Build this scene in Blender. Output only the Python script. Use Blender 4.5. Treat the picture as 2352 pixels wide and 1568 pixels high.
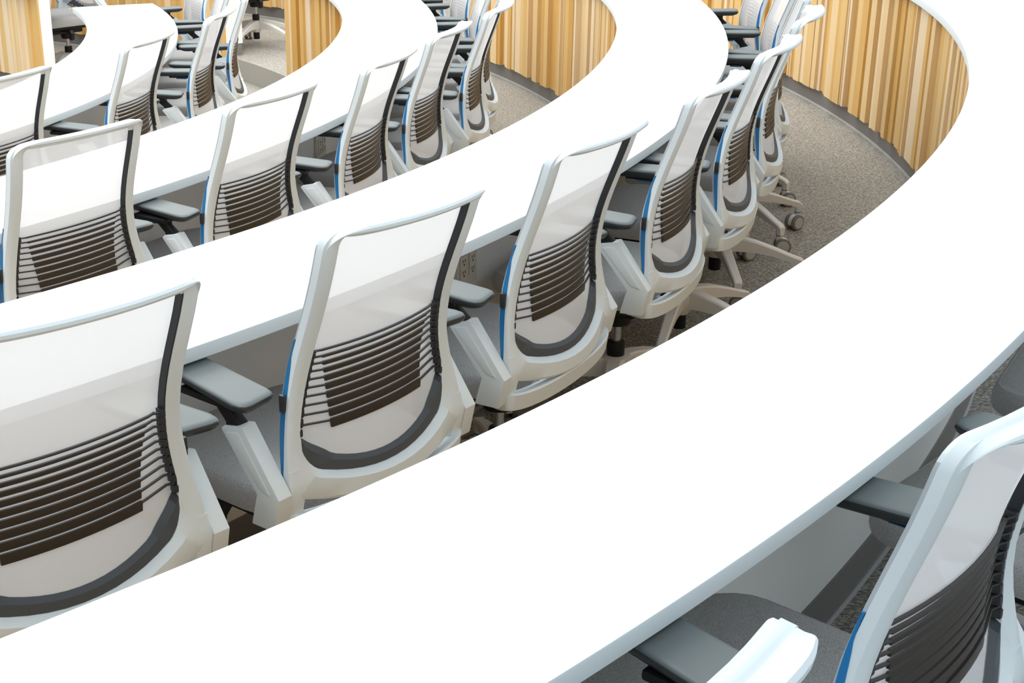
import bpy, bmesh, math, random
import numpy as np
from mathutils import Vector, Matrix

for o in list(bpy.data.objects): bpy.data.objects.remove(o)
SC = bpy.context.scene
COL = SC.collection
PI = math.pi
R_ = math.radians

# ------------------------------------------------------------------ camera
CAM = Vector((6.1418, -7.0780, 2.1043))
PITCH, ROLL, FPX = R_(21.467), R_(1.149), 3281.96
_F = Vector((0, math.cos(PITCH), -math.sin(PITCH)))
_r0 = Vector((1, 0, 0)); _u0 = _r0.cross(_F)
_R = _r0 * math.cos(ROLL) + _u0 * math.sin(ROLL)
_U = _u0 * math.cos(ROLL) - _r0 * math.sin(ROLL)
cd = bpy.data.cameras.new('camera')
cam = bpy.data.objects.new('camera', cd); COL.objects.link(cam)
cd.sensor_width = 36.0; cd.sensor_fit = 'HORIZONTAL'; cd.lens = FPX / 2352 * 36.0
cd.clip_start = 0.05; cd.clip_end = 100
cd.dof.use_dof = False
cam.matrix_world = Matrix(((_R.x, _U.x, -_F.x, CAM.x), (_R.y, _U.y, -_F.y, CAM.y), (_R.z, _U.z, -_F.z, CAM.z), (0, 0, 0, 1)))
SC.camera = cam

# ------------------------------------------------------------------ light
SC.view_settings.view_transform = 'Standard'; SC.view_settings.look = 'None'
SC.view_settings.gamma = 1.0; SC.view_settings.use_curve_mapping = False
SC.view_settings.exposure = 0.32
w = bpy.data.worlds.new('world'); SC.world = w; w.use_nodes = True
bg = w.node_tree.nodes['Background']
# the bright ceiling above, dimmer walls at eye level
_nt = w.node_tree; _tc = _nt.nodes.new('ShaderNodeTexCoord'); _sx = _nt.nodes.new('ShaderNodeSeparateXYZ'); _mr = _nt.nodes.new('ShaderNodeMapRange')
_nt.links.new(_tc.outputs['Generated'], _sx.inputs[0]); _nt.links.new(_sx.outputs['Z'], _mr.inputs['Value']); _nt.links.new(_mr.outputs[0], bg.inputs['Strength'])
_mr.inputs['From Min'].default_value = -0.1; _mr.inputs['From Max'].default_value = 1.0
_mr.inputs['To Min'].default_value = 0.66; _mr.inputs['To Max'].default_value = 0.95
bg.inputs['Color'].default_value = (0.82, 0.93, 1.0, 1)

def area(name, loc, size, energy, color, rot=(0, 0, 0), sy=None):
    l = bpy.data.lights.new(name, 'AREA'); l.shape = 'RECTANGLE'; l.size = size; l.size_y = sy or size
    l.energy = energy; l.color = color
    o = bpy.data.objects.new(name, l); COL.objects.link(o); o.location = loc; o.rotation_euler = rot
    return o
WARM = (1.0, 0.98, 0.95)
area('ceiling_lamp', (3.0, 1.0, 4.2), 4.0, 170, WARM)
area('ceiling_lamp', (6.5, 2.5, 4.2), 3.0, 120, WARM)
area('ceiling_lamp', (4.2, -3.4, 4.2), 2.6, 85, WARM)
area('ceiling_lamp', (1.0, -3.0, 4.2), 2.6, 75, WARM)
area('ceiling_lamp', (3.5, 5.5, 4.2), 3.0, 120, WARM)


# ------------------------------------------------------------------ materials
def mat(name, col, rough=0.5, metal=0.0, spec=0.5):
    m = bpy.data.materials.new(name); m.use_nodes = True
    b = m.node_tree.nodes['Principled BSDF']
    b.inputs['Base Color'].default_value = (*col, 1); b.inputs['Roughness'].default_value = rough
    b.inputs['Metallic'].default_value = metal; b.inputs['Specular IOR Level'].default_value = spec
    return m
def N(m, t, **kw):
    n = m.node_tree.nodes.new(t)
    for k, v in kw.items(): setattr(n, k, v)
    return n
def L(m, a, b): m.node_tree.links.new(a, b)
def BS(m): return m.node_tree.nodes['Principled BSDF']
def ramp(m, stops, interp='LINEAR'):
    r = N(m, 'ShaderNodeValToRGB'); cr = r.color_ramp; cr.interpolation = interp
    while len(cr.elements) < len(stops): cr.elements.new(0.5)
    for e, (p, c) in zip(cr.elements, stops): e.position = p; e.color = (*c, 1)
    return r
def noise_col(m, scale, stops, rough_detail=4, map_scale=(1, 1, 1), bump=0.0, rot=(0, 0, 0)):
    tc = N(m, 'ShaderNodeTexCoord'); mp = N(m, 'ShaderNodeMapping'); mp.inputs['Scale'].default_value = map_scale
    mp.inputs['Rotation'].default_value = rot
    nz = N(m, 'ShaderNodeTexNoise'); nz.inputs['Scale'].default_value = scale; nz.inputs['Detail'].default_value = rough_detail
    L(m, tc.outputs['Object'], mp.inputs['Vector']); L(m, mp.outputs['Vector'], nz.inputs['Vector'])
    r = ramp(m, stops); L(m, nz.outputs['Fac'], r.inputs['Fac']); L(m, r.outputs['Color'], BS(m).inputs['Base Color'])
    if bump:
        bp = N(m, 'ShaderNodeBump'); bp.inputs['Strength'].default_value = bump; bp.inputs['Distance'].default_value = 0.003
        L(m, nz.outputs['Fac'], bp.inputs['Height']); L(m, bp.outputs['Normal'], BS(m).inputs['Normal'])
    return nz

M = {}
M['laminate'] = mat('white_laminate', (0.86, 0.865, 0.865), 0.42, spec=0.35)
M['edging'] = mat('shaded_white_edging', (0.70, 0.76, 0.78), 0.42, spec=0.35)  # white edging, the cool shade on the desk edges mixed into its colour
M['plastic'] = mat('white_plastic', (0.75, 0.805, 0.83), 0.38, spec=0.4)
M['base_plastic'] = mat('ivory_plastic', (0.78, 0.75, 0.70), 0.4, spec=0.4)
M['dark'] = mat('charcoal_plastic', (0.028, 0.031, 0.036), 0.45, spec=0.35)
M['band'] = mat('lit_charcoal_plastic', (0.065, 0.073, 0.082), 0.5, spec=0.35)  # lighter copy of the charcoal, painting light onto the carrier's lower part
M['slat'] = mat('lumbar_brown_black', (0.028, 0.023, 0.020), 0.38, spec=0.45)
M['black'] = mat('black_plastic', (0.008, 0.008, 0.009), 0.45, spec=0.3)
M['pad'] = mat('armpad_grey', (0.125, 0.142, 0.142), 0.5, spec=0.4)
M['pad_rim'] = mat('armpad_rim', (0.03, 0.034, 0.037), 0.42, spec=0.4)
M['blue'] = mat('blue_plastic', (0.012, 0.17, 0.42), 0.35)
M['binding'] = mat('grey_edge_binding', (0.48, 0.50, 0.52), 0.7)
M['chrome'] = mat('brushed_chrome', (0.55, 0.55, 0.56), 0.25, metal=1.0)
M['wheel'] = mat('grey_wheel', (0.20, 0.185, 0.17), 0.55)
M['wheelhub'] = mat('wheel_hub_grey', (0.52, 0.50, 0.47), 0.5)
M['panel'] = mat('painted_panel', (0.83, 0.82, 0.80), 0.45)
M['gable'] = mat('white_gable_laminate', (0.84, 0.85, 0.85), 0.4)
M['kick'] = mat('dark_vinyl_base', (0.19, 0.18, 0.172), 0.4)
M['trim'] = mat('aluminium_trim', (0.55, 0.55, 0.55), 0.4, metal=0.3)
M['riser'] = mat('grey_riser', (0.36, 0.34, 0.30), 0.6)
M['outlet'] = mat('outlet_plastic', (0.70, 0.66, 0.59), 0.4)
M['slot'] = mat('socket_slot', (0.02, 0.02, 0.02), 0.6)

m = M['seat'] = mat('grey_wool_fabric', (0.2, 0.2, 0.2), 0.9, spec=0.15)
noise_col(m, 380, [(0.34, (0.34, 0.332, 0.328)), (0.68, (0.54, 0.526, 0.515))], 5, bump=0.25)

# back mesh : knitted fabric, partly see-through
m = M['mesh'] = bpy.data.materials.new('white_knit_mesh'); m.use_nodes = True
nt = m.node_tree; nt.nodes.clear()
out = N(m, 'ShaderNodeOutputMaterial'); tr = N(m, 'ShaderNodeBsdfTransparent'); df = N(m, 'ShaderNodeBsdfDiffuse'); tl = N(m, 'ShaderNodeBsdfTranslucent')
df.inputs['Color'].default_value = (0.79, 0.785, 0.795, 1); tl.inputs['Color'].default_value = (0.79, 0.785, 0.795, 1)
mx1 = N(m, 'ShaderNodeMixShader'); mx1.inputs[0].default_value = 0.34
L(m, df.outputs[0], mx1.inputs[1]); L(m, tl.outputs[0], mx1.inputs[2])
tc = N(m, 'ShaderNodeTexCoord'); wv = N(m, 'ShaderNodeTexWave'); wv.bands_direction = 'Z'; wv.inputs['Scale'].default_value = 130.0; wv.inputs['Distortion'].default_value = 0.0
mr = N(m, 'ShaderNodeMapRange'); mr.inputs['To Min'].default_value = 0.12; mr.inputs['To Max'].default_value = 0.24
L(m, tc.outputs['Object'], wv.inputs['Vector']); L(m, wv.outputs['Fac'], mr.inputs['Value'])
mx2 = N(m, 'ShaderNodeMixShader'); L(m, mr.outputs[0], mx2.inputs[0]); L(m, mx1.outputs[0], mx2.inputs[1]); L(m, tr.outputs[0], mx2.inputs[2])
L(m, mx2.outputs[0], out.inputs['Surface'])

# birch slats : each slat carries its own tone
m = M['wood'] = mat('birch_slats', (0.6, 0.4, 0.2), 0.42, spec=0.35)
at = N(m, 'ShaderNodeAttribute'); at.attribute_name = 'tone'
rp = ramp(m, [(0.0, (0.64, 0.355, 0.085)), (0.25, (0.72, 0.44, 0.14)), (0.5, (0.77, 0.52, 0.225)), (0.75, (0.82, 0.60, 0.33)), (1.0, (0.85, 0.69, 0.48))])
L(m, at.outputs['Fac'], rp.inputs['Fac'])
tc = N(m, 'ShaderNodeTexCoord'); mp = N(m, 'ShaderNodeMapping'); mp.inputs['Scale'].default_value = (45, 45, 1.6)
ad = N(m, 'ShaderNodeVectorMath', operation='ADD'); sc_ = N(m, 'ShaderNodeVectorMath', operation='SCALE'); sc_.inputs['Scale'].default_value = 37.0
cmb = N(m, 'ShaderNodeCombineXYZ'); L(m, at.outputs['Fac'], cmb.inputs['X']); L(m, at.outputs['Fac'], cmb.inputs['Z']); L(m, cmb.outputs[0], sc_.inputs[0])
L(m, tc.outputs['Object'], ad.inputs[0]); L(m, sc_.outputs[0], ad.inputs[1]); L(m, ad.outputs[0], mp.inputs['Vector'])
nz = N(m, 'ShaderNodeTexNoise'); nz.inputs['Scale'].default_value = 1.3; nz.inputs['Detail'].default_value = 6; nz.inputs['Distortion'].default_value = 1.2
L(m, mp.outputs[0], nz.inputs['Vector'])
gr = ramp(m, [(0.3, (0.86, 0.80, 0.72)), (0.62, (1.0, 1.0, 1.0))]); L(m, nz.outputs['Fac'], gr.inputs['Fac'])
mu = N(m, 'ShaderNodeMix', data_type='RGBA', blend_type='MULTIPLY'); mu.inputs[0].default_value = 0.55
L(m, rp.outputs['Color'], mu.inputs[6]); L(m, gr.outputs['Color'], mu.inputs[7]); L(m, mu.outputs[2], BS(m).inputs['Base Color'])

# carpet : short woven dashes
m = M['carpet'] = mat('loop_carpet', (0.2, 0.18, 0.16), 0.95, spec=0.1)
tc = N(m, 'ShaderNodeTexCoord'); mp = N(m, 'ShaderNodeMapping'); mp.inputs['Scale'].default_value = (105, 270, 1); mp.inputs['Rotation'].default_value = (0, 0, 0.25)
L(m, tc.outputs['Object'], mp.inputs['Vector'])
nz = N(m, 'ShaderNodeTexNoise'); nz.inputs['Scale'].default_value = 1.0; nz.inputs['Detail'].default_value = 3; nz.inputs['Roughness'].default_value = 0.65
L(m, mp.outputs[0], nz.inputs['Vector'])
rp = ramp(m, [(0.38, (0.145, 0.128, 0.107)), (0.5, (0.295, 0.272, 0.235)), (0.62, (0.555, 0.525, 0.47))]); L(m, nz.outputs['Fac'], rp.inputs['Fac'])
L(m, rp.outputs['Color'], BS(m).inputs['Base Color'])
bp = N(m, 'ShaderNodeBump'); bp.inputs['Strength'].default_value = 0.5; bp.inputs['Distance'].default_value = 0.004
L(m, nz.outputs['Fac'], bp.inputs['Height']); L(m, bp.outputs['Normal'], BS(m).inputs['Normal'])

# ------------------------------------------------------------------ helpers
def finish(name, bm, mats, parent=None, smooth=32, recalc=True):
    if recalc: bmesh.ops.recalc_face_normals(bm, faces=bm.faces)
    me = bpy.data.meshes.new(name); bm.to_mesh(me); bm.free()
    for mm in (mats if isinstance(mats, (list, tuple)) else [mats]): me.materials.append(mm)
    if smooth:
        me.polygons.foreach_set('use_smooth', [True] * len(me.polygons))
        me.set_sharp_from_angle(angle=R_(smooth))
    o = bpy.data.objects.new(name, me); COL.objects.link(o)
    if parent: o.parent = parent
    return o
def tag(o, label, cat, group=None, kind=None):
    if label: o['label'] = label
    if cat: o['category'] = cat
    if group: o['group'] = group
    if kind: o['kind'] = kind
    return o
def empty(name, loc=(0, 0, 0), rz=0):
    o = bpy.data.objects.new(name, None); o.empty_display_size = 0.1; COL.objects.link(o)
    o.location = loc; o.rotation_euler = (0, 0, rz); return o
def loft(bm, rings, closed=True, path_closed=False, cap=True, mi=0):
    vs = [[bm.verts.new(p) for p in r] for r in rings]
    n = len(rings[0]); fs = []
    for i in range(len(vs) if path_closed else len(vs) - 1):
        a, b = vs[i], vs[(i + 1) % len(vs)]
        for j in range(n if closed else n - 1):
            k = (j + 1) % n
            fs.append(bm.faces.new((a[j], a[k], b[k], b[j])))
    if cap and closed and not path_closed:
        fs.append(bm.faces.new(vs[0])); fs.append(bm.faces.new(vs[-1]))
    for f in fs: f.material_index = mi
    return fs
def box(bm, c, s, rot=None, bevel=0.0, mi=0):
    r = bmesh.ops.create_cube(bm, size=1.0)
    mt = Matrix.Translation(c) @ (rot.to_4x4() if rot else Matrix.Identity(4)) @ Matrix.Diagonal((*s, 1))
    bmesh.ops.transform(bm, matrix=mt, verts=r['verts'])
    fs = set(f for v in r['verts'] for f in v.link_faces)
    for f in fs: f.material_index = mi
    if bevel:
        es = list(set(e for v in r['verts'] for e in v.link_edges))
        bmesh.ops.bevel(bm, geom=es, offset=bevel, segments=2, affect='EDGES', profile=0.6, material=-1)
def prism(bm, poly, x0, x1, axis='x', bevel=0.0, mi=0, seg=2):
    def P(u, v, t):
        return (t, u, v) if axis == 'x' else ((u, t, v) if axis == 'y' else (u, v, t))
    a = [bm.verts.new(P(u, v, x0)) for u, v in poly]; b = [bm.verts.new(P(u, v, x1)) for u, v in poly]
    fs = [bm.faces.new(a), bm.faces.new(b)]
    n = len(poly)
    for i in range(n): fs.append(bm.faces.new((a[i], a[(i + 1) % n], b[(i + 1) % n], b[i])))
    for f in fs: f.material_index = mi
    if bevel:
        es = list(set(e for f in fs for e in f.edges))
        bmesh.ops.recalc_face_normals(bm, faces=fs)
        bmesh.ops.bevel(bm, geom=es, offset=bevel, segments=seg, affect='EDGES', profile=0.6, material=-1)
def lathe(bm, prof, c=(0, 0, 0), seg=20, axis='z', mi=0):
    rings = []
    for r, h in prof:
        ring = []
        for k in range(seg):
            a = 2 * PI * k / seg; u, v = r * math.cos(a), r * math.sin(a)
            p = (u, v, h) if axis == 'z' else ((h, u, v) if axis == 'x' else (u, h, v))
            ring.append((p[0] + c[0], p[1] + c[1], p[2] + c[2]))
        rings.append(ring)
    loft(bm, rings, mi=mi)
def tube(bm, pts, rad, seg=8, mi=0, flat=1.0):
    pts = [Vector(p) for p in pts]; rings = []; up = Vector((0, 0, 1))
    for i, p in enumerate(pts):
        t = (pts[min(i + 1, len(pts) - 1)] - pts[max(i - 1, 0)]).normalized()
        s = t.cross(up); s = s.normalized() if s.length > 1e-4 else Vector((1, 0, 0)); n = s.cross(t)
        r = rad[i] if isinstance(rad, (list, tuple)) else rad
        rings.append([p + s * math.cos(2 * PI * k / seg) * r + n * math.sin(2 * PI * k / seg) * r * flat for k in range(seg)])
    loft(bm, rings, mi=mi)
def rrect(w, h, r, n=5, cx=0, cy=0):
    out = []
    for sx, sy, a0 in ((1, 1, 0), (-1, 1, 90), (-1, -1, 180), (1, -1, 270)):
        for k in range(n + 1):
            a = R_(a0 + 90 * k / n)
            out.append((cx + sx * (w / 2 - r) + r * math.cos(a), cy + sy * (h / 2 - r) + r * math.sin(a)))
    return out

# ------------------------------------------------------------------ room layout (arc centre at the origin)
RIN = [7.990, 6.608, 5.241, 3.855]          # inner edge of each desk, tier 1 (nearest) .. 4
ROUT = [8.471, 7.103, 5.738, 4.350]
TOP = [1.2043, 1.0559, 0.9019, 0.7520]
FL = [t - 0.752 for t in TOP]
THK = 0.038
def pol(r, a): return (r * math.cos(a), r * math.sin(a))
def arc_band(bm, prof, a0, a1, n, mi=0, cap=True):
    """sweep a closed (r,z) profile round the arc"""
    rings = []
    for i in range(n + 1):
        a = a0 + (a1 - a0) * i / n
        rings.append([(r * math.cos(a), r * math.sin(a), z) for r, z in prof])
    loft(bm, rings, cap=cap, mi=mi)

# floors of the four tiers
STEP = [r + 0.112 for r in RIN]
bounds = [(STEP[0], 11.5, FL[0]), (STEP[1], STEP[0], FL[1]), (STEP[2], STEP[1], FL[2]), (0.6, STEP[2], FL[3])]
A0, A1 = R_(-115), R_(115)
for i, (r0, r1, z) in enumerate(bounds):
    bm = bmesh.new(); arc_band(bm, [(r0 + 0.004, z), (r1 + 0.004, z), (r1 + 0.004, z - 0.25), (r0 + 0.004, z - 0.25)], A0, A1, 160)
    o = finish('floor', bm, M['carpet'], smooth=0); o['kind'] = 'structure'
for i in range(3):
    z1, z0 = FL[i], FL[i + 1]
    bm = bmesh.new(); arc_band(bm, [(STEP[i] - 0.006, z0 + 0.0005), (STEP[i] + 0.003, z0 + 0.0005), (STEP[i] + 0.003, z1 + 0.002), (STEP[i] - 0.006, z1 + 0.002)], A0, A1, 160)
    o = finish('trim_%d' % (i + 1), bm, M['riser'], smooth=30); o['kind'] = 'structure'

# far walls of the room, beyond everything the picture shows
M['wall'] = mat('matt_wall_paint', (0.72, 0.73, 0.73), 0.8)
for nm, c, sz in (('wall_far', (0, 12.6, 1.75), (25.0, 0.2, 5.0)), ('wall_left', (-12.6, 0, 1.75), (0.2, 25.0, 5.0))):
    bm = bmesh.new(); box(bm, c, sz)
    o = finish(nm, bm, M['wall'], smooth=0); o['kind'] = 'structure'

rnd = random.Random(7)
def slat_mesh(bm, r_face, a0, a1, z0, z1, seed, pale=0.0):
    """upright birch boards of mixed width, depth and tone following the curve"""
    rg = random.Random(seed); lay = bm.faces.layers.float.new('tone') if False else None
    a = a0; tones = []
    while a < a1 - 1e-4:
        wdt = rg.choice((0.014, 0.042, 0.055, 0.065, 0.08, 0.10)) * rg.uniform(0.9, 1.1)
        da = min(wdt / r_face, a1 - a)
        dep = rg.choice((0.0, 0.010, 0.020, 0.028, 0.036))
        drop = rg.choice((0.0, 0.003))
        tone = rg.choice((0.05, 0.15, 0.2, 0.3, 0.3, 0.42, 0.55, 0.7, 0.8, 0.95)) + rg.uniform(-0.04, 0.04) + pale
        if wdt < 0.02: tone = 0.75 + rg.random() * 0.25  # thin boards kept pale, painting in the lit sides of deeper boards
        rf = r_face - dep
        q = []
        for aa in (a, a + da):
            for rr in (rf, r_face + 0.018):
                for zz in (z0 - drop, z1): q.append(bm.verts.new((rr * math.cos(aa), rr * math.sin(aa), zz)))
        fs = [(0, 1, 5, 4), (2, 6, 7, 3), (0, 2, 3, 1), (4, 5, 7, 6), (0, 4, 6, 2), (1, 3, 7, 5)]
        for f in fs: bm.faces.new([q[i] for i in f]); tones.append(min(max(tone, 0), 1))
        a += da
    return tones

def outlet(parent, r, a, z):
    """twin-gang socket plate on the knee side of the panel"""
    bm = bmesh.new(); box(bm, (0, 0, 0), (0.012, 0.118, 0.122), bevel=0.003)
    p = finish('outlet_plate', bm, M['outlet'], parent)
    p.location = (r * math.cos(a), r * math.sin(a), z); p.rotation_euler = (0, 0, a)
    for dy in (-0.026, 0.026):
        bm = bmesh.new(); box(bm, (0.008, dy, 0), (0.006, 0.034, 0.068), bevel=0.002)
        for dz in (-0.017, 0.017):
            for ddy in (-0.006, 0.006): box(bm, (0.0112, dy + ddy, dz + 0.003), (0.0012, 0.0025, 0.009), mi=1)
            box(bm, (0.0112, dy, dz - 0.008), (0.0012, 0.005, 0.005), mi=1)
        finish('socket', bm, [M['outlet'], M['slot']], p)
    return p

def desk(i, a0, a1, label, outlets=(), group='curved desks', gables=(False, True), gd=.19):
    ri, ro, zt, zf = RIN[i], ROUT[i], TOP[i], FL[i]
    zlow = FL[i + 1] if i < 3 else FL[3]
    root = empty('curved_desk', (*pol((ri + ro) / 2, (a0 + a1) / 2), zf)); tag(root, label, 'desk', group)
    n = max(24, int((a1 - a0) * ro / 0.06))
    parts = []
    b = 0.004
    bm = bmesh.new()
    arc_band(bm, [(ri + b, zt), (ri + 0.001, zt - 0.001), (ri, zt - b), (ri + 0.002, zt - THK + 0.004), (ri + 0.006, zt - THK), (ro - 0.012, zt - THK), (ro - 0.004, zt - THK + 0.006), (ro, zt - b), (ro - 0.001, zt - 0.001), (ro - b, zt)], a0, a1, n)
    for f in bm.faces:
        zz = [v.co.z for v in f.verts]
        if max(zz) < zt - .0005: f.material_index = 1
    parts.append(finish('tabletop', bm, [M['laminate'], M['edging']], smooth=40))
    g = 0.012 / ri
    rf = ri + 0.085
    bm = bmesh.new(); tones = slat_mesh(bm, rf, a0 + g, a1 - g, zlow + 0.108, zt - THK - 0.001, 100 + i * 17 + int(a0 * 10), 0.3 if i == 3 and a0 > 0 else 0.0)  # far innermost desk: paler tone paints in cool window reflection
    me_o = finish('slat_panel', bm, M['wood'], smooth=0, recalc=True)
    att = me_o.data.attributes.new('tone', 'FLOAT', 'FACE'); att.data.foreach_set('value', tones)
    parts.append(me_o)
    bm = bmesh.new(); arc_band(bm, [(ri + 0.103, max(zf, zlow) + 0.10), (ri + 0.165, max(zf, zlow) + 0.10), (ri + 0.165, zt - THK - 0.001), (ri + 0.103, zt - THK - 0.001)], a0 + g, a1 - g, n)
    # knee side starts above its own base
    parts.append(finish('back_panel', bm, M['panel'], smooth=30))
    bm = bmesh.new(); arc_band(bm, [(ri + 0.100, zlow + 0.001), (ri + 0.1045, zlow + 0.001), (ri + 0.1045, zlow + 0.14), (ri + 0.100, zlow + 0.14)], a0 + g, a1 - g, n)
    if i < 3:
        arc_band(bm, [(ri + 0.150, zf + 0.001), (ri + 0.170, zf + 0.001), (ri + 0.170, zf + 0.105), (ri + 0.150, zf + 0.105)], a0 + g, a1 - g, n)
    else:
        arc_band(bm, [(ri + 0.150, zf + 0.001), (ri + 0.170, zf + 0.001), (ri + 0.170, zf + 0.105), (ri + 0.150, zf + 0.105)], a0 + g, a1 - g, n)
    parts.append(finish('toe_kick', bm, M['kick'], smooth=30))
    bm = bmesh.new(); arc_band(bm, [(ri + 0.095, zlow + 0.001), (ri + 0.0998, zlow + 0.001), (ri + 0.0998, zlow + 0.013), (ri + 0.0965, zlow + 0.013)], a0 + g, a1 - g, n)
    arc_band(bm, [(ri + 0.1705, zf + 0.001), (ri + 0.176, zf + 0.001), (ri + 0.174, zf + 0.013), (ri + 0.1705, zf + 0.013)], a0 + g, a1 - g, n)
    parts.append(finish('base_trim', bm, M['trim'], smooth=30))
    for flag, aa, s in ((gables[0], a0, -1), (gables[1], a1, 1)):
        if flag:
            bm = bmesh.new(); th = 0.02 / ri
            lo, hi = (aa - 0.012 / ri, aa + 0.008 / ri) if s < 0 else (aa - 0.008 / ri, aa + 0.012 / ri)
            arc_band(bm, [(ri + 0.087, zf + 0.09), (ri + gd, zf + 0.09), (ri + gd, zt - THK - 0.001), (ri + 0.087, zt - THK - 0.001)], aa - s * 0.02 / ri - 0.009 / ri, aa - s * 0.02 / ri + 0.009 / ri, 1)
            parts.append(finish('end_panel', bm, M['gable'], smooth=30))
            bm = bmesh.new(); arc_band(bm, [(ri + 0.092, zlow + 0.002), (ri + gd - .008, zlow + 0.002), (ri + gd - .008, zf + 0.088), (ri + 0.092, zf + 0.088)], aa - s * 0.02 / ri - 0.007 / ri, aa - s * 0.02 / ri + 0.007 / ri, 1)
            parts.append(finish('end_base', bm, M['kick'], smooth=30))
    inv = Matrix.Translation(-root.location)
    for p in parts:
        p.data.transform(inv); p.parent = root
    for (a, dz) in outlets:
        outlet(root, ri + 0.165 + 0.006, a, zt - dz).location -= root.location
    return root

D = R_
desk(0, D(-62), D(30), 'nearest and largest white curved desk sweeping across the foreground', [], 'white curved desks on the near side of the aisle')
desk(1, D(-60), D(30), 'second white curved desk from the camera, behind the near row of chairs', [(D(-27.7), .26)], 'white curved desks on the near side of the aisle')
desk(2, D(-60), D(30.7), 'third white curved desk from the camera, its slatted front ending at the aisle step', [(D(-11.5), .27)], 'white curved desks on the near side of the aisle')
desk(3, D(-60), D(28.0), 'smallest innermost white curved desk with a square cut end at upper left', [], 'white curved desks on the near side of the aisle')
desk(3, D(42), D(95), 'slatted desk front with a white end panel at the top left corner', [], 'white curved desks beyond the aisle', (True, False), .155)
desk(2, D(41.4), D(95), 'desk beyond the aisle, its white end panel on a grey base', [], 'white curved desks beyond the aisle', (True, False), .225)
desk(1, D(41), D(95), 'slatted desk beyond the aisle behind the chair with the bare white base', [], 'white curved desks beyond the aisle', (True, False))

# ------------------------------------------------------------------ chair
ZS = [.44, .50, .56, .62, .68, .74, .80, .88, .96, 1.045]
YS = [-.240, -.240, -.230, -.220, -.215, -.219, -.232, -.258, -.288, -.314]
HS = [.264, .263, .258, .248, .236, .226, .219, .216, .219, .222]
_py = np.polyfit(ZS, YS, 5); _ph = np.polyfit(ZS, HS, 5)
def yb(z): return float(np.polyval(_py, z))
def hw(z): return float(np.polyval(_ph, z))
BOW = 0.036
def back(x, z, d=0.0):
    """point on the back, d = distance forward of the frame's rear face"""
    return (x, yb(z) - BOW * (1 - min(1, abs(x) / .225) ** 2) + d, z)
ZTOP, ZBOT = 1.045, .505
def outline(inset, rt, rb, itop=None, ztop=ZTOP, zbot=ZBOT, sag=.045, nside=14, ncor=6, ntop=12):
    """closed loop (x,z) round the back, inset from its outer edge"""
    zt = ztop - (inset if itop is None else itop); zb = zbot + inset
    pts = []
    zr = np.linspace(zb + rb, zt - rt, nside)
    right = [(hw(z) - inset, z) for z in zr]
    def corner(x, z, r, a0):
        return [(x + r * math.cos(R_(a0 + 90 * k / ncor)), z + r * math.sin(R_(a0 + 90 * k / ncor))) for k in range(1, ncor)]
    pts += right
    hx = hw(zt - rt) - inset
    pts += corner(hx - rt, zt - rt, rt, 0)
    pts += [(x, zt) for x in np.linspace(hx - rt, -hx + rt, ntop)]
    pts += corner(-hx + rt, zt - rt, rt, 90)
    pts += [(-x, z) for x, z in reversed(right)]
    hb = hw(zb + rb) - inset
    def sg(x, z): return z - sag * max(0, 1 - (x / hb) ** 2)
    pts += [(x, sg(x, z)) for x, z in corner(-hb + rb, zb + rb, rb, 180)]
    pts += [(x, sg(x, zb)) for x in np.linspace(-hb + rb, hb - rb, ntop)]
    pts += [(x, sg(x, z)) for x, z in corner(hb - rb, zb + rb, rb, 270)]
    return pts

def copy_tree(o, parent=None):
    c = o.copy(); COL.objects.link(c); c.parent = parent
    for ch in o.children: copy_tree(ch, c)
    return c

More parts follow.
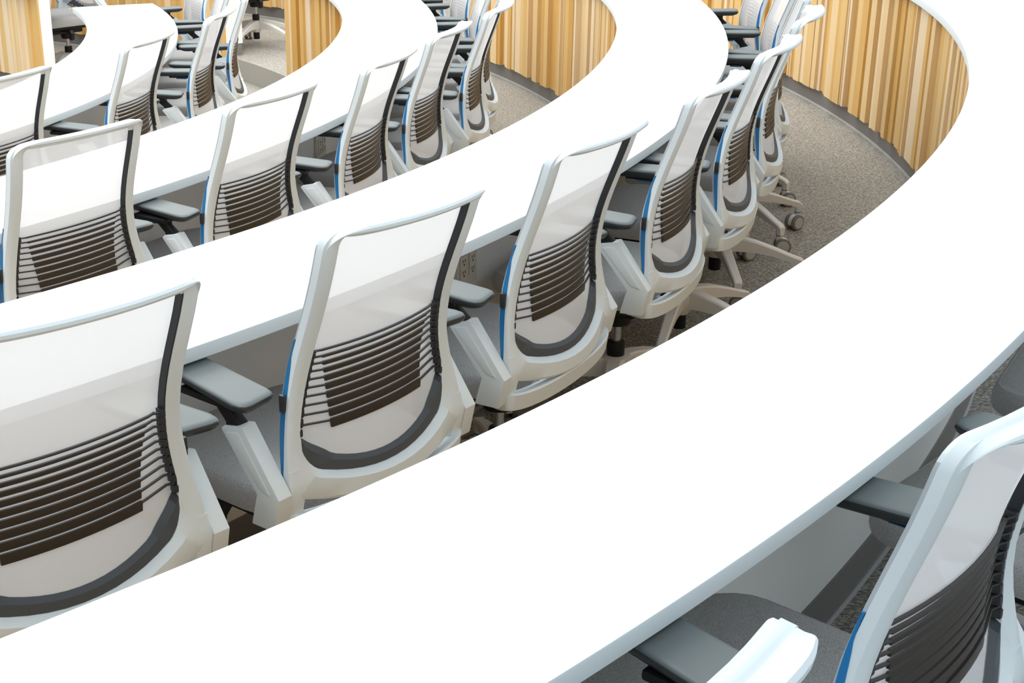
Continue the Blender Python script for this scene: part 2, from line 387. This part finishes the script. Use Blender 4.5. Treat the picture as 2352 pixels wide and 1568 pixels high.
LZ = (.781, .7665, .751, .7345, .717, .699, .6805, .6615, .642, .621)
BY = -.055
def make_chair():
    root = empty('task_chair')
    # ---- white back frame: ring with chamfered inner return
    bm = bmesh.new()
    A = outline(0.0, .035, .030); B = outline(.006, .032, .028, .005); Cc = outline(.015, .028, .030, .006); Dd = outline(.034, .022, .034, .010); Db = outline(.046, .022, .034, .010)
    rings = []
    n = len(A); outC = outline(.036, .028, .030, .006)
    for k in range(n):
        z = A[k][1]
        a, b_, c_, d_ = A[k], B[k], Cc[k], Dd[k]
        t = min(1, max(0, (.60 - z) / .07)); d_ = (d_[0] * (1 - t) + Db[k][0] * t, d_[1] * (1 - t) + Db[k][1] * t)
        q_ = outC[k]; c_ = (c_[0] * (1 - t) + q_[0] * t, c_[1] * (1 - t) + q_[1] * t)
        rings.append([back(a[0], a[1], .021), back(a[0], a[1], .005), back(b_[0], b_[1], 0.0), back(c_[0], c_[1], 0.0), back(d_[0], d_[1], .008 + .007 * t), back(d_[0], d_[1], .021)])
    loft(bm, rings, path_closed=True)
    # feet of the side rails running down to the arm brackets
    for s in (-1, 1):
        rr = []
        for z in (.56, .535, .519, .48, .448):
            t = (.56 - z) / .112
            xo = s * min(hw(z), .2615); xi = s * (hw(z) - .044)
            y = yb(z) - .001 if z > .519 else -.241 + (.519 - z) * .21
            rr.append([(xo, y + .026, z), (xo, y + .004, z), (xo - s * .006, y, z), (xi + s * .006, y, z), (xi, y + .006, z), (xi, y + .026, z)])
        loft(bm, rr)
    # flared lip along the top edge, dying into both corners
    path = [p for p in outline(0.0, .035, .030, ncor=10, ntop=24)]
    i0 = 13; i1 = 13 + 9 + 24 + 9 + 1
    path = path[i0:i1 + 1]
    seg = [0.0]
    for a, b_ in zip(path, path[1:]): seg.append(seg[-1] + math.hypot(a[0] - b_[0], a[1] - b_[1]))
    tot = seg[-1]; rr = []
    prof = [(-.021, -.010), (-.0225, .002), (-.020, .0048), (-.014, .0058), (-.008, .0046), (-.005, .0030), (-.003, .0030), (.006, .0045), (.014, .0065), (.020, .0090), (.0255, .0100), (.0295, .0060), (.0290, .0, ), (.022, -.006), (.010, -.011), (.0, -.014)]
    for k, p in enumerate(path):
        q0, q1 = path[max(0, k - 1)], path[min(len(path) - 1, k + 1)]
        tx, tz = q1[0] - q0[0], q1[1] - q0[1]; ll = math.hypot(tx, tz); nx, nz = tz / ll, -tx / ll
        dd = min(seg[k], tot - seg[k]); u = min(1, dd / .10); f = math.sin(u * PI / 2) ** 1.3
        base = back(p[0], p[1]); ring = []; g = min(1, max(0, dd) / .09); g = g * g * (3 - 2 * g)
        for b_, o_ in prof:
            bb = b_ * f if b_ > 0 else max(b_, -.0205 - .002 * g); oo = (o_ * f if b_ > .005 else o_) * g - .004 * (1 - g)
            ring.append((base[0] + nx * oo, base[1] - bb, base[2] + nz * oo))
        rr.append(ring)
    loft(bm, rr)
    fr = finish('back_frame', bm, M['plastic'], root, smooth=38)
    # ---- carrier in front of the frame
    bm = bmesh.new()
    A = outline(.004, .032, .030)
    def mixo(p, q, t): return (p[0] * (1 - t) + q[0] * t, p[1] * (1 - t) + q[1] * t)
    G0, G1 = outline(.0346, .022, .034, .0105), outline(.0467, .022, .034, .0105)
    H0, H1 = outline(.0362, .020, .036, .013), outline(.062, .018, .042, .014)
    C0, C1 = outline(.0385, .018, .038, .017), outline(.070, .014, .048, .017)
    rings = []
    for k in range(n):
        a = A[k]
        t = min(1, max(0, (.57 - a[1]) / .06))
        g, h, c_ = mixo(G0[k], G1[k], t), mixo(H0[k], H1[k], t), mixo(C0[k], C1[k], t)
        rings.append([back(a[0], a[1], .027), back(a[0], a[1], .0215), back(g[0], g[1], .0215), back(g[0], g[1], .0095 + .007 * t), back(h[0], h[1], .0110 + .007 * t), back(c_[0], c_[1], .027)])
    fs = loft(bm, rings, path_closed=True)
    for f in fs:
        if f.calc_center_median().z < .60: f.material_index = 1
        if f.calc_center_median().z > ZTOP - .028: f.material_index = 2
    # toothed ladders that hold the lumbar wires
    for s in (-1, 1):
        for k in range(10):
            z = LZ[k]
            p = back(s * (hw(z) - .0385), z, .0175)
            box(bm, p, (.010, .016, .0150), bevel=.002)
    cf = finish('mesh_carrier', bm, [M['dark'], M['band'], M['plastic']], root, smooth=30)
    # binding where the knit wraps the carrier
    bm = bmesh.new(); A = outline(.0025, .033, .030)
    rings = [[back(a[0], a[1], .0275), back(a[0], a[1], .022), back(a[0] * .985, a[1], .022), back(a[0] * .95, a[1] * .998, .0305), back(a[0] * .98, a[1], .0298)] for a in A]
    for q, f in enumerate(loft(bm, rings, path_closed=True)):
        if q % 5 in (2, 3) or f.calc_center_median().z > ZTOP - .03: f.material_index = 1
    finish('edge_binding', bm, [M['binding'], M['plastic']], cf, smooth=50)
    # ---- knitted mesh
    bm = bmesh.new(); B = outline(.020, .028, .03)
    grid = []
    zz = np.linspace(ZBOT - .045 + .02, ZTOP - .012, 34)
    cols = 21
    for z in zz:
        row = []
        for j in range(cols):
            u = -1 + 2 * j / (cols - 1)
            zc = max(z, ZBOT - .045 * (1 - u * u) + .012)
            x = u * (hw(max(zc, .5)) - .014)
            row.append(bm.verts.new(back(x, zc, .0285)))
        grid.append(row)
    for i in range(len(grid) - 1):
        for j in range(cols - 1):
            try: bm.faces.new((grid[i][j], grid[i][j + 1], grid[i + 1][j + 1], grid[i + 1][j]))
            except ValueError: pass
    bmesh.ops.remove_doubles(bm, verts=bm.verts, dist=1e-5)
    finish('mesh_back', bm, M['mesh'], root, smooth=60)
    # ---- lumbar support: ten strips, thin wings to the ladders
    bm = bmesh.new()
    for k in range(10):
        z = LZ[k]
        h = (.0030, .0042, .0060, .0074, .0088, .0099, .0109, .0116, .0122, .0146)[k]
        xw = (.158, .152, .148, .144, .141, .138, .136, .134, .133, .132)[k]
        xe = hw(z) - .042
        xs = [-xe, -xe + .012, -xw - .014, -xw - .0012, -xw] + list(np.linspace(-xw + .004, xw - .004, 11)) + [xw, xw + .0012, xw + .014, xe - .012, xe]
        rr = []
        for x in xs:
            wide = abs(x) <= xw + 1e-6
            hh = h if wide else .0026
            drop = -(h - .0026) * 0.9 if not wide else 0.0
            d = .016 if abs(x) > xe - .004 else .0255
            zc = z if wide else z + (h - .0026) * .35 + max(0, abs(x) - xw) * .10
            p = back(x, zc, d); q = back(x, zc, d - .0045)
            rr.append([(p[0], p[1], zc + hh * .55), (q[0], q[1], zc + hh * .55), (q[0], q[1] - .0008, zc), (q[0], q[1], zc - hh * .75), (p[0], p[1], zc - hh * .75)])
        loft(bm, rr)
    finish('lumbar_support', bm, M['slat'], root, smooth=30)
    # ---- blue slot and slider on each side
    for s in (-1, 1):
        bm = bmesh.new(); rr = []
        for z in np.linspace(.515, .82, 25):
            t = (z - .515) / .305
            wv = .004 + .0085 * math.sin(PI * min(1, max(0, (t - .12) / .76))) ** 0.6 * (1 if .12 < t < .9 else .2)
            x = s * (hw(z) + .0008); y0 = yb(z) + .0235
            rr.append([(x, y0, z), (x, y0 - wv, z), (x - s * .004, y0 - wv, z), (x - s * .004, y0, z)])
        loft(bm, rr); finish('blue_side_strip', bm, M['blue'], root, smooth=40)
        bm = bmesh.new(); z = .690
        box(bm, (s * (hw(z) + .004), yb(z) + .017, z), (.009, .013, .036), bevel=.0025)
        finish('lumbar_slider', bm, M['dark'], root)
    # ---- yoke under the back
    bm = bmesh.new(); rr = []
    for k in range(25):
        u = -1 + 2 * k / 24
        x = .264 * math.sin(u * PI / 2)
        cx = math.cos(u * PI / 2)
        y = -.215 - .058 * cx ** .8
        z = .452 - .014 * cx
        h = .022
        rr.append([(x, y + .034, z + h * .75), (x, y + .003, z + h), (x, y, z + h * .8), (x, y + .006, z - h), (x, y + .014, z - h * 1.1), (x, y + .044, z - h * .9)])
    loft(bm, rr)
    # ribs from the yoke forward to the mechanism
    for s in (-1, 1):
        prism(bm, [(-.245, .418), (-.19, .440), (-.06, .425), (-.06, .385), (-.20, .392)], s * .085 - .011, s * .085 + .011, bevel=.003)
    finish('back_yoke', bm, M['plastic'], root, smooth=35)
    # ---- arms
    for s in (-1, 1):
        bm = bmesh.new()
        poly = [(-.240, .519), (-.224, .446), (-.160, .445), (-.178, .514), (-.086, .628), (-.096, .636), (-.146, .647)]
        prism(bm, poly, s * .2622, s * .298, bevel=.0035)
        prism(bm, [(-.216, .524), (-.188, .530), (-.104, .625), (-.136, .631)], s * .2975, s * .3005, bevel=.001)
        ap = finish('arm_post', bm, M['plastic'], root, smooth=30)
        bm = bmesh.new()
        rr = []
        for (y, z, wy, wx) in ((-.118, .622, .042, .030), (-.114, .643, .040, .028), (-.088, .666, .042, .024), (-.064, .684, .070, .040)):
            rr.append([(s * .280 + a, y + b, z) for a, b in rrect(wx, wy, .006, 3)])
        loft(bm, rr)
        box(bm, (s * .276, -.040, .679), (.052, .13, .014), bevel=.004)
        su = finish('arm_support', bm, M['black'], ap, smooth=35)
        bm = bmesh.new(); box(bm, (s * .276, -.035, .669), (.030, .05, .008), bevel=.002); finish('width_tab', bm, M['blue'], ap)
        # pad: toe-in, undercut rim below, grey top
        def padring(scale, z, dy=0):
            pts = []
            base = [(.044, .120), (.038, .138), (.021, .146), (-.021, .146), (-.038, .138), (-.044, .120), (-.047, -.108), (-.045, -.124), (-.035, -.134), (.019, -.150), (.033, -.150), (.042, -.142), (.047, -.122)]
            if s < 0: base = [(-a, b) for a, b in base]
            rot = R_(9) * s
            for (a, b) in base:
                a, b = a * scale, b * (1 - (1 - scale) * .55)
                x, y = a * math.cos(rot) - b * math.sin(rot), a * math.sin(rot) + b * math.cos(rot)
                pts.append((s * .266 + x, y - .046 + dy, z + .0045))
            return pts
        bm = bmesh.new(); loft(bm, [padring(.70, .681), padring(.93, .689), padring(1.0, .697), padring(.99, .701)])
        pr = finish('arm_pad', bm, M['pad_rim'], ap, smooth=40)
        bm = bmesh.new(); loft(bm, [padring(.97, .7005), padring(.975, .7035), padring(.93, .7065), padring(.80, .7078)])
        # keep the cushion a separate soft top
        for v in bm.verts: pass
        o = finish('pad_cushion', bm, M['pad'], ap, smooth=40)
    # ---- seat
    bm = bmesh.new()
    def seatring(sc, z, dz=0.0, front=0):
        pts = []
        base = rrect(.495, .49, .125, 7, 0, .0425)
        for (a, b) in base:
            x = a * sc; y = .0425 + (b - .0425) * sc
            zz = z
            if y > .15: zz -= .20 * (y - .15) ** 2 * 6 * (1 if z > .43 else .75)
            dish = .012 * (1 - (min(1, abs(a) / .25)) ** 2)
            pts.append((x, y, zz))
        return pts
    loft(bm, [seatring(.90, .418), seatring(.985, .425), seatring(1.0, .440), seatring(1.0, .462), seatring(.985, .474), seatring(.955, .4795), seatring(.948, .4785), seatring(.90, .482), seatring(.6, .479), seatring(.25, .4765)])
    st = finish('seat', bm, M['seat'], root, smooth=40)
    bm = bmesh.new(); pts = rrect(.44, .42, .09, 5, 0, .03)
    prism(bm, pts, .400, .417, axis='z', bevel=.004)
    finish('seat_pan', bm, M['black'], st)
    # ---- mechanism, levers
    bm = bmesh.new()
    box(bm, (0, 0.0, .372), (.17, .27, .052), bevel=.012)
    box(bm, (0, -.135, .392), (.20, .10, .012), bevel=.004)
    lathe(bm, [(.040, .30), (.048, .325), (.05, .35)], (0, BY, 0), 20)
    mc = finish('tilt_mechanism', bm, M['black'], root, smooth=35)
    for s in (-1, 1):
        bm = bmesh.new()
        prism(bm, [(-.015, .385), (.02, .396), (.105, .396), (.135, .384), (.150, .358), (.150, .318), (.138, .308), (.112, .318), (.108, .340), (.090, .358), (.0, .356)], -.013, .013, axis='y', bevel=.004)
        lv = finish('lever', bm, M['black'], mc)
        lv.location = (s * .085, .045, .012)
        if s < 0: lv.rotation_euler = (0, 0, PI)
    bm = bmesh.new(); lathe(bm, [(.0, -.02), (.020, -.02), (.023, -.008), (.023, .008), (.020, .014), (.012, .014), (.012, .010), (0.0, .010)], (.096, .02, .372), 18, axis='x')
    finish('tension_knob', bm, M['wheelhub'], mc)
    # ---- gas lift
    bm = bmesh.new(); lathe(bm, [(.014, .19), (.014, .36)], seg=18)
    gl = finish('gas_lift', bm, M['chrome'], root); gl.location = (0, BY, 0)
    bm = bmesh.new(); lathe(bm, [(.024, .190), (.027, .196), (.027, .235), (.025, .242), (.016, .244)], seg=20)
    finish('lift_collar', bm, M['black'], gl)
    bm = bmesh.new(); lathe(bm, [(.023, .055), (.024, .058), (.024, .125)], seg=20)
    finish('lift_cylinder', bm, M['black'], gl)
    # ---- five star base
    bm = bmesh.new(); lathe(bm, [(.030, .108), (.037, .118), (.042, .135), (.050, .160), (.052, .185), (.046, .196), (.028, .199)], seg=25)
    bs = finish('base', bm, M['base_plastic'], root, smooth=35); bs.location = (0, BY, 0)
    bm = bmesh.new(); rr = []
    for (y, zt, h, w_) in ((.030, .196, .062, .050), (.08, .193, .056, .046), (.15, .180, .044, .041), (.22, .159, .034, .037), (.29, .134, .026, .034), (.325, .124, .030, .033), (.339, .112, .034, .030)):
        b = .005
        rr.append([(-w_ / 2 + b, y, zt), (w_ / 2 - b, y, zt), (w_ / 2, y, zt - b), (w_ / 2 - .004, y, zt - h), (-w_ / 2 + .004, y, zt - h), (-w_ / 2, y, zt - b)])
    loft(bm, rr)
    lathe(bm, [(.0135, .078), (.0145, .080), (.0155, .115)], (0, .322, 0), 14)
    leg = finish('leg', bm, M['base_plastic'], bs, smooth=35)
    bm = bmesh.new()
    lathe(bm, [(.0144, .0745), (.0144, .0780)], (0, 0, 0), 14, mi=3)
    lathe(bm, [(.0130, .055), (.0130, .0745)], (0, 0, 0), 14, mi=2)
    for s in (-1, 1):
        lathe(bm, [(.022, s * .0105), (.032, s * .011), (.034, s * .015), (.034, s * .025), (.032, s * .028), (.025, s * .0285)], (0, -.016, .034), 22, axis='x')
        lathe(bm, [(.0255, s * .028), (.0245, s * .0298), (.004, s * .0298)], (0, -.016, .034), 22, axis='x', mi=1)
    # white hood between the wheels
    hood = [(-.016 + .0295 * math.cos(R_(t)), .034 + .0325 * math.sin(R_(t))) for t in range(-20, 201, 20)]
    prism(bm, hood, -.0095, .0095, mi=2)
    cs = finish('caster', bm, [M['wheel'], M['wheelhub'], M['base_plastic'], M['blue']], bs, smooth=40)
    sw = (0.4, 2.6, -1.0, 1.7, -2.2)
    for k in range(5):
        a = 2 * PI * k / 5
        l = leg if k == 0 else leg.copy(); c = cs if k == 0 else cs.copy()
        if k:
            COL.objects.link(l); COL.objects.link(c); l.parent = bs; c.parent = bs
        l.rotation_euler = (0, 0, a)
        c.location = (-.322 * math.sin(a), .322 * math.cos(a), 0); c.rotation_euler = (0, 0, a + sw[k])
    return root

PROTO = make_chair()
_first = [True]
rc = random.Random(3)
BACKS = ('back_frame', 'mesh_carrier', 'mesh_back', 'lumbar_support', 'blue_side_strip', 'lumbar_slider')
def chair(tier, ang, r, label, group, yaw=0.0, base=None, recline=0.0, drop=0.0, pads=0.0):
    o = PROTO if _first[0] else copy_tree(PROTO); _first[0] = False
    a = R_(ang)
    o.location = (r * math.cos(a), r * math.sin(a), FL[tier])
    o.rotation_euler = (0, 0, a + PI / 2 + R_(yaw))
    tag(o, label, 'chair', group)
    pv = Matrix.Translation((0, -.215, .49)); dn = Matrix.Translation((0, 0, -drop))
    for c in o.children:
        k = c.name.split('.')[0]
        if k in BACKS: c.matrix_basis = dn @ pv @ Matrix.Rotation(R_(recline), 4, 'X') @ pv.inverted()
        elif k not in ('base', 'gas_lift'): c.location = (0, 0, -drop)
    if pads:                                        # arms set narrower
        for c in o.children:
            for q in c.children:
                if q.name.split('.')[0] in ('arm_pad', 'pad_cushion'): q.location = (-math.copysign(pads, q.data.vertices[0].co.x), 0, 0)
    b = [c for c in o.children if c.name.startswith('base')][0]
    b.rotation_euler = (0, 0, PI + (R_(base) if base is not None else rc.uniform(-.25, .25)))
    return o

G1 = 'chairs behind the nearest desk'; G2 = 'chairs at the second desk'; G3 = 'chairs at the third desk'; G4 = 'chairs at the innermost desk'; G5 = 'chairs beyond the aisle'
RA, RB, RC, RD = 8.49, 7.10, 5.735, 4.355
for ang, lb, dr, rec, drp, yw in (
    (-44.9, 'chair cut by the bottom edge, only its white top lip and grey armrest seen', 0, 0.0, .030, 0),
    (-39.9, 'large tilted chair at the lower right corner with blue edge and dark lumbar strips', 0, -2.5, 0.0, 0),
    (-34.3, 'chair mostly out of frame, grey seat front just above the lower right chair', .12, 0.0, 0.0, -8),
    (-29.5, 'chair at the right frame edge, a sliver of grey seat over dark carpet', .13, 0.0, 0.0, 0)):
    chair(0, ang, RA + dr, lb, G1, recline=rec, drop=drp, yaw=yw)
for ang, lb, dr in (
    (-42.6, 'biggest white mesh chair, cut by the left edge behind the nearest desk', .04),
    (-37.0, 'white mesh chair in the middle foreground, its lumbar strips fully shown', .03),
    (-31.35, 'white mesh chair with a blue side edge right of the middle foreground chair', 0),
    (-25.6, 'third whole chair from the left in the row behind the nearest desk', 0),
    (-20.2, 'narrow angled chair in front of the exposed carpet, white star base below it', 0),
    (-14.8, 'chair seen edge-on with its rounded top lip against the slatted wood', .0),
    (-9.4, 'chair just past the edge-on one, white mesh front turned to the camera', 0),
    (-4.1, 'chair at top right with blue side strip in front of slatted wood', 0),
    (1.3, 'farthest visible chair of the second desk, cut by the top edge', 0)):
    chair(1, ang, RB + dr, lb, G2, yaw={-25.6: 2.5, -31.35: 2}.get(ang, 0), base={-25.6: -4, -20.2: -14, -14.8: 4, -9.4: 24, -4.1: 34}.get(ang))
for ang, lb, dr in (
    (-33.65, 'chair at left edge whose mesh shows the white desk behind it', -.03),
    (-26.8, 'wide white chair right of the left edge one, at the third desk', 0),
    (-20.15, 'white chair beside a wall socket under the third desk', .01),
    (-13.75, 'fourth chair from the left at the third desk, dark strip down its right side', 0),
    (-7.6, 'thin angled chair at top centre before the slatted wood', .055),
    (-1.6, 'edge-on chair tucked behind the thin angled chair at top centre', .04),
    (5.5, 'front-facing mesh chair at top centre with a long grey armrest', 0),
    (12.2, 'chair at the top edge over the third desk, its mesh front and grey armrest showing', 0),
    (19.5, 'farthest chair of the third desk, only an armrest at the top edge', 0)):
    chair(2, ang, RC + dr, lb, G3, recline=-5 if ang == -33.65 else 0, yaw=5 if ang == -20.15 else 0, pads=.022, base={-33.65: 0, -26.8: 34, -20.15: 0, -13.75: 36, -7.6: 2, -1.6: 34, 5.5: 0, 12.2: 35, 19.5: 0}[ang])
for ang, lb, dr in (
    (-22.9, 'chair cut by the left edge at the innermost desk', 0),
    (-11.5, 'whole chair at upper left in front of the innermost desk', -.01),
    (-2.0, 'narrow chair at upper left with its top lip before grey armrests', .05),
    (7.2, 'edge-on chair at the innermost desk beside the aisle step', .09),
    (15.6, 'chair between the edge-on one and the pale mesh front, one armrest showing', 0),
    (25.2, 'pale blue-white mesh chair front against wood at the end of the innermost desk', 0)):
    chair(3, ang, RD + dr, lb, G4, recline=-4 if ang == -22.9 else 0)
chair(3, 49.3, RD, 'chair beyond the innermost desk end, grey seat and black lever beside the white end panel', G5)
chair(3, 58.5, RD, 'chair at the top left edge, just a grey seat above another', G5)
chair(2, 44.3, RC - .025, 'chair beyond the aisle step showing black mechanism and bare white star base', G5, base=-4)
